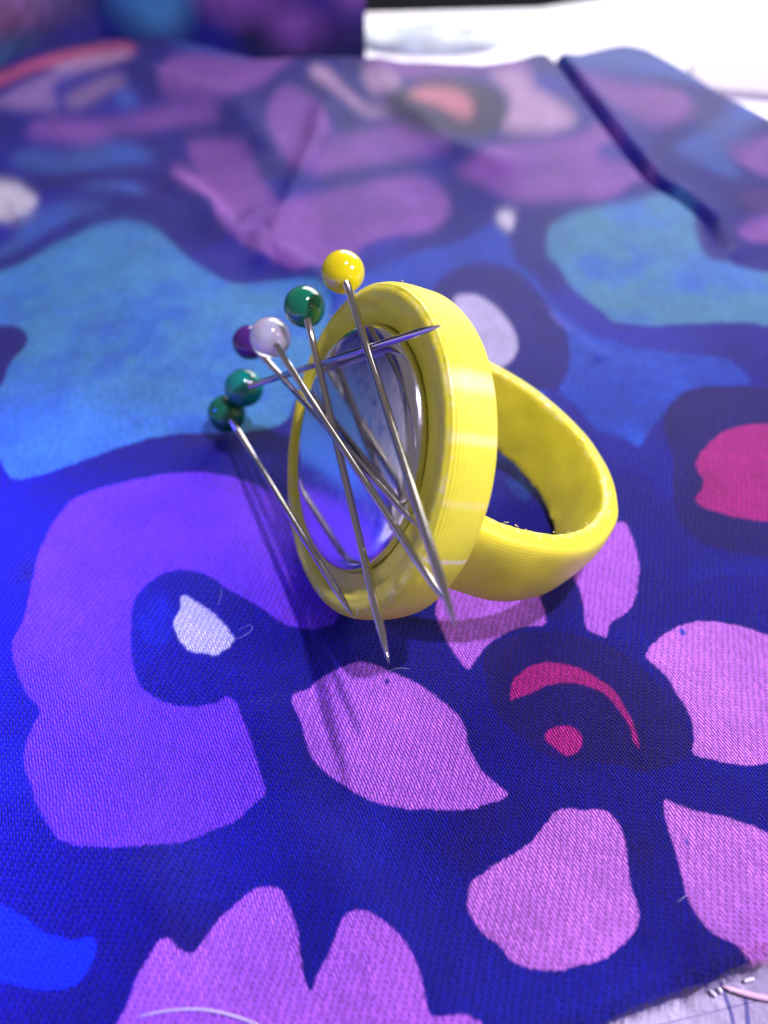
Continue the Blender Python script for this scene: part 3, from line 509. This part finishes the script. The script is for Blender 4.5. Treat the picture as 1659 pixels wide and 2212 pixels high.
# finger band: a wide hoop cut off where it meets the back of the bezel
BC = CEN - N * D; hw = W / 2
bandprof = [(RI + .012, hw - .018), (RI + .05, hw - .002), (RI + .10, hw - .010), (RO - .008, hw - .035), (RO + .022, hw - .10), (RO + .034, hw - .22), (RO + .030, 0), (RO + .008, -hw * .5), (RO - .025, -hw * .85), (RO - .055, -hw + .015),
            (RO - .10, -hw), (RI + .03, -hw), (RI + .002, -hw + .03), (RI - .006, -hw * .5), (RI - .008, 0), (RI - .006, hw * .5), (RI, hw - .06), (RI + .012, hw - .018)]
bandprof = smooth_prof(bandprof, 5)
V = []; F = []; SEG = 230; n = len(bandprof)
for i in range(SEG + 1):
    for j, (r, z) in enumerate(bandprof):
        th0 = math.acos(min(.97, (D + .05) / r)); th = th0 + (2 * math.pi - 2 * th0) * i / SEG
        c, s = math.cos(th), math.sin(th)
        edge = math.exp(-((abs(z) - hw) / .05) ** 2) * math.exp(-((r - RI) / .05) ** 2)
        k = mn.noise((c * 4, s * 4, z * 3)) * .012 + mn.noise((c * 19, s * 23, z * 20)) * mn.noise((c * 3 + 9, s * 3, 0)) * .035 * edge + mn.noise((c * 60, s * 60, z * 20)) * (.0012 + .006 * edge)
        zz = z + mn.noise((c * 47, s * 41, r * 20 + 5)) * .010 * edge
        V.append((r * c + k * c, r * s + k * s, zz))
for i in range(SEG):
    for j in range(n - 1): F.append((i * n + j, (i + 1) * n + j, (i + 1) * n + j + 1, i * n + j + 1))
band = mesh_obj('finger_band', V, F, M_BAND, ring)
BR = Matrix((N, -S, A)).transposed()           # band frame: x = N, y = A x N, z = A
band.matrix_local = Matrix.Translation(local(BC)) @ (RF.transposed() @ BR).to_4x4()
import bmesh
for o in (bez, band, mag):
    bm = bmesh.new(); bm.from_mesh(o.data); bmesh.ops.remove_doubles(bm, verts=bm.verts, dist=1e-5); bmesh.ops.recalc_face_normals(bm, faces=bm.faces); bm.to_mesh(o.data); bm.free()

# ---------------------------------------------------------------- pins
PINS = [
('yellow', [-0.346, 5.834, 2.203], [0.392, 2.361, 2.003], 0.1835),
('green', [-0.717, 6.015, 1.763], [0.031, 2.639, 1.212], 0.188),
('white', [-1.057, 5.993, 1.456], [0.376, 2.771, 1.679], 0.1894),
('purple', [-1.374, 6.57, 1.016], [0.231, 3.444, 1.633], 0.1804),
('teal', [-1.474, 6.398, 0.571], [0.38, 4.27, 2.684], 0.2047),
('dark', [-1.696, 6.361, 0.26], [-0.216, 3.239, 0.854], 0.2048)
]
PLAB = {'yellow': 'pin with a bright yellow ball head, the highest of the pins on the ring magnet',
        'green': 'pin with a dark green ball head, just below and left of the yellow headed pin',
        'white': 'pin with a milky translucent white ball head, in front of the purple headed one',
        'purple': 'pin with a purple ball head half hidden behind the milky white head',
        'teal': 'green headed pin lying crosswise, its point over the top right of the rim',
        'dark': 'lowest and leftmost pin, its green ball head half hidden behind another green head'}
def pin(key, head, tip, hr):
    head = Vector(head); tip = Vector(tip); ax = (head - tip).normalized(); L = (head - tip).length
    rot = ax.to_track_quat('Z', 'Y').to_matrix()
    root = empty('dressmaking_pin', tip, rot); tag(root, PLAB[key], 'pin', 'ball headed pins held by the ring magnet')
    r = .0305
    prof = [(.0012, 0), (.006, .02), (.012, .06), (.019, .13), (.0255, .22), (.029, .31), (r, .42), (r, 1.0), (r, 1.6), (r, 2.4), (r, L - hr * .98), (r * 1.12, L - hr * .97), (r * 1.1, L - hr * .86)]
    if key == 'white': prof += [(r, L - hr * .3), (.001, L - hr * .25)]
    lathe('shaft', prof, M_STEEL, root, (0, 0, 0), seg=24)
    hp = []
    for k in range(29):
        a = math.pi * k / 28; rr = hr * math.sin(a); zz = -hr * math.cos(a)
        if k < 3: zz += hr * .04 * (3 - k) / 3
        hp.append((max(rr, .0006), zz))
    lathe('head', hp, HEADM[key], root, (0, 0, L), seg=48, wob=lambda r_, z_, a_: (r_ * (1 + .008 * math.sin(2 * a_ + 1)), z_ * 1.01))
    return root
for q in PINS: pin(*q)

# ---------------------------------------------------------------- small things
def tube(name, pts, rad, mat, parent=None, sides=6, taper=.0, lift=0):
    pts = [Vector(p) for p in pts]
    # smooth the path
    for _ in range(3):
        q = [pts[0]]
        for a, b in zip(pts[:-1], pts[1:]): q += [a * .75 + b * .25, a * .25 + b * .75]
        pts = q + [pts[-1]]
    V = []; F = []
    for i, p in enumerate(pts):
        d = (pts[min(i + 1, len(pts) - 1)] - pts[max(i - 1, 0)]).normalized()
        sd = d.cross(Vector((0, 0, 1))); sd = sd.normalized() if sd.length > 1e-4 else Vector((1, 0, 0)); up = sd.cross(d)
        r = rad * (1 - taper * abs(2 * i / (len(pts) - 1) - 1) ** 3)
        for j in range(sides):
            a = 2 * math.pi * j / sides; V.append(p + Vector((0, 0, lift)) + sd * (r * math.cos(a)) + up * (r * math.sin(a)))
        if i:
            b = i * sides
            for j in range(sides): F.append((b - sides + j, b - sides + (j + 1) % sides, b + (j + 1) % sides, b + j))
    return mesh_obj(name, V, F, mat, parent)
M_LINT = simple('pale lint', (205, 196, 226), .6, 20, .1)
def lint(label, pts, rad=.0022, arch=.03):
    pts = [(x, y, float(height(x, y)) + .006 + arch * math.sin(math.pi * i / (len(pts) - 1))) for i, (x, y, z) in enumerate(pts)]
    o = tube('lint_fibre', pts, rad, M_LINT, sides=5, taper=.7); tag(o, label, 'fibre', 'stray fibres lying on the cloth'); return o
lint('long pale thread curving over the pink petals at the bottom edge of the picture', [[-1.472, 0.917, 0.038], [-1.285, 0.942, 0.068], [-1.101, 0.945, 0.077], [-0.962, 0.929, 0.062], [-0.773, 0.883, 0.041], [-0.715, 0.856, 0.04]], .0075, .02)
lint('curled stray fibre just right of the white teardrop', [[-1.324, 3.649, 0.004], [-1.241, 3.62, 0.005], [-1.148, 3.673, 0.01], [-1.123, 3.737, 0.014], [-1.167, 3.767, 0.012], [-1.254, 3.723, 0.006]], .0011)
lint('short fibre on navy between the two lower right petals', [[1.938, 1.554, 0.02], [1.982, 1.579, 0.019], [2.016, 1.602, 0.019]], .0012)
lint('fibre near the tip of the green headed pin', [[0.032, 3.313, 0.002], [0.117, 3.335, 0.002], [0.212, 3.34, 0.002]], .0010)
lint('tiny fibre caught near the right edge of the teardrop eye', [[-1.475, 3.99, 0.005], [-1.447, 4.08, 0.007], [-1.468, 4.172, 0.009]], .0010)
# short fuzz standing off the weave everywhere in the sharp part
fx = rng.uniform(-3.2, 3.4, 5200); fy = rng.uniform(.9, 6.5, 5200); k_ = (np.abs(fx) < 1.9 + .36 * fy); fx = fx[k_]; fy = fy[k_]
fc = np.minimum(paint(fx, fy, PRINT, (22, 17, 140), .016) * 1.3 + .05, 1)
fz = height(fx, fy) + .001
fuzz = hairs('surface_fuzz', np.stack([fx, fy, fz], 1), [(random.gauss(0, 1), random.gauss(0, 1), abs(random.gauss(.2, .3))) for _ in fx], rng.uniform(.02, .07, len(fx)), .0008, fc, M_CLOTH, cloth, seg=3, curl=.6)
tag(fuzz, kind='stuff')
# bits of plastic swarf on the ring
M_SWARF = simple('pale plastic swarf', (232, 222, 150), .4, 20, .1)
def swarf(ang, r, z, frame, origin, s):
    o_ = Vector((r * math.cos(ang), r * math.sin(ang), z)); pts = [o_]
    for k in range(3): pts.append(pts[-1] + Vector((random.gauss(0, s), random.gauss(0, s), abs(random.gauss(0, s)))))
    o = tube('plastic_burr', pts, .0028, M_SWARF, ring, sides=4, taper=.6); o.matrix_local = frame; return o
FB = Matrix.Translation(local(CEN)); FBand = Matrix.Translation(local(BC)) @ (RF.transposed() @ BR).to_4x4()
for a_ in (1.15, 1.25, .95, .35, .3, -.3, -.5, 1.4): swarf(a_ , R - .02, TF - .02, FB, None, .014)
for a_ in np.linspace(1.1, 5.2, 26): swarf(a_ + random.uniform(-.1, .1), RI + .006, hw - .01, FBand, None, .012)
for a_ in np.linspace(1.3, 5.0, 14): swarf(a_ + random.uniform(-.1, .1), RI + .006, -hw + .01, FBand, None, .010)

# ---------------------------------------------------------------- paper sheet under the near corner of the cloth
M_PAPER = simple('pale lilac paper', (112, 100, 132), .35, 4, .10, .3, .03, .3)
M_BLUEINK = simple('blue ink', (22, 24, 120), .5, 30, .2)
paper = slab('paper_sheet', [(.2, -1.2), (6.5, -.6), (6.2, 3.2), (.6, 2.4)], ZT + .002, ZT + .012, M_PAPER)
tag(paper, 'pale lilac paper with blue pen lines, under the near right corner of the cloth', 'paper')
def pen(pts, w):
    pts = np.array(pts)[:, :2]; V = []; F = []
    d = np.gradient(pts, axis=0); d /= np.linalg.norm(d, axis=1)[:, None]; nrm = np.stack([-d[:, 1], d[:, 0]], 1)
    for p, q in zip(pts, nrm):
        ww = w * random.uniform(.8, 1.2)
        V += [(p[0] - q[0] * ww, p[1] - q[1] * ww, ZT + .0145), (p[0] + q[0] * ww, p[1] + q[1] * ww, ZT + .0145)]
    for i in range(len(pts) - 1): F.append((2 * i, 2 * i + 1, 2 * i + 3, 2 * i + 2))
    mesh_obj('pen_line', V, F, M_BLUEINK, paper)
pen([[2.202, 1.166, -0.286], [2.204, 1.114, -0.286], [2.215, 1.035, -0.286], [2.217, 0.975, -0.286], [2.214, 0.901, -0.286]], .012)
pen([[2.34, 1.088, -0.286], [2.328, 1.025, -0.286], [2.304, 0.925, -0.286]], .015)
pen([[1.729, 0.923, -0.286], [1.884, 0.955, -0.286], [2.049, 0.987, -0.286], [2.213, 1.02, -0.286], [2.376, 1.052, -0.286], [2.548, 1.083, -0.286]], .0022)
M_STRAND = simple('translucent pinkish plastic', (226, 190, 214), .25, 12, .08, .2, .01, .5)
o = tube('plastic_strap', [[2.196, 1.135, -0.26], [2.278, 1.109, -0.26], [2.374, 1.083, -0.26], [2.486, 1.063, -0.26], [2.643, 1.045, -0.26]], .020, M_STRAND, sides=10, taper=.97)
tag(o, 'glossy pinkish plastic strand on the paper at the bottom right corner', 'strand')
M_GLINT = simple('clear glossy nylon', (240, 238, 255), .05, 12, .02, .0, .01, 1)
for i, seg_ in enumerate([[[2.103, 1.114, -0.26], [2.124, 1.096, -0.26], [2.142, 1.076, -0.26]], [[2.162, 1.13, -0.26], [2.175, 1.114, -0.26], [2.183, 1.091, -0.26]], [[2.215, 1.137, -0.26], [2.232, 1.124, -0.26], [2.249, 1.104, -0.26]], [[2.343, 1.161, -0.26], [2.38, 1.171, -0.26], [2.422, 1.179, -0.26]]]):
    o = tube('nylon_stitch', seg_, .013, M_GLINT, sides=8, taper=.99)
    tag(o, ['glinting nylon stitch, leftmost in the row on the paper corner', 'second glinting nylon stitch from the left on the paper corner', 'third glinting nylon stitch from the left on the paper corner', 'glinting nylon stitch lying apart to the right of the row of three'][i], 'stitch', 'shiny stitches on the paper')

# ---------------------------------------------------------------- blurred things on the far side of the table
def lump(name, cx, cy, rx, ry, hz, mat, seed, nu=40, nv=40):
    V = []; F = []
    for i in range(nu):
        for j in range(nv):
            x = (i / (nu - 1) * 2 - 1); y = (j / (nv - 1) * 2 - 1); r = math.hypot(x, y)
            e = max(0, 1 - r ** 2.5 * .9) ** .5 if r < 1 else 0
            z = hz * e * (.75 + .5 * mn.noise((x * 2.2 + seed, y * 2.2, 1.3))) 
            k = 1 if r <= 1 else 1 / r
            V.append((cx + x * rx * k, cy + y * ry * k, ZT + .01 + max(0, z)))
    for i in range(nu - 1):
        for j in range(nv - 1): F.append((i * nv + j, (i + 1) * nv + j, (i + 1) * nv + j + 1, i * nv + j + 1))
    return mesh_obj(name, V, F, mat)
o = lump('crumpled_tissue', 1.2, 22.2, 1.9, 1.1, .38, simple('grey green tissue', (186, 200, 206), .6, 1.2, .35, .3, .05), 3)
tag(o, 'blurred grey green crumpled tissue on the table behind the cloth', 'tissue')
o = slab('table_grey_band', [(6.9, 18.3), (11.5, 17.0), (12.5, 19.3), (7.3, 20.2)], ZT + .004, ZT + .16, simple('grey band', (186, 180, 190), .6, 1.5, .06))  # slab added to make a darker band on the table
tag(o, 'flat grey slab added as a darker band on the white table at the far right', 'paper')
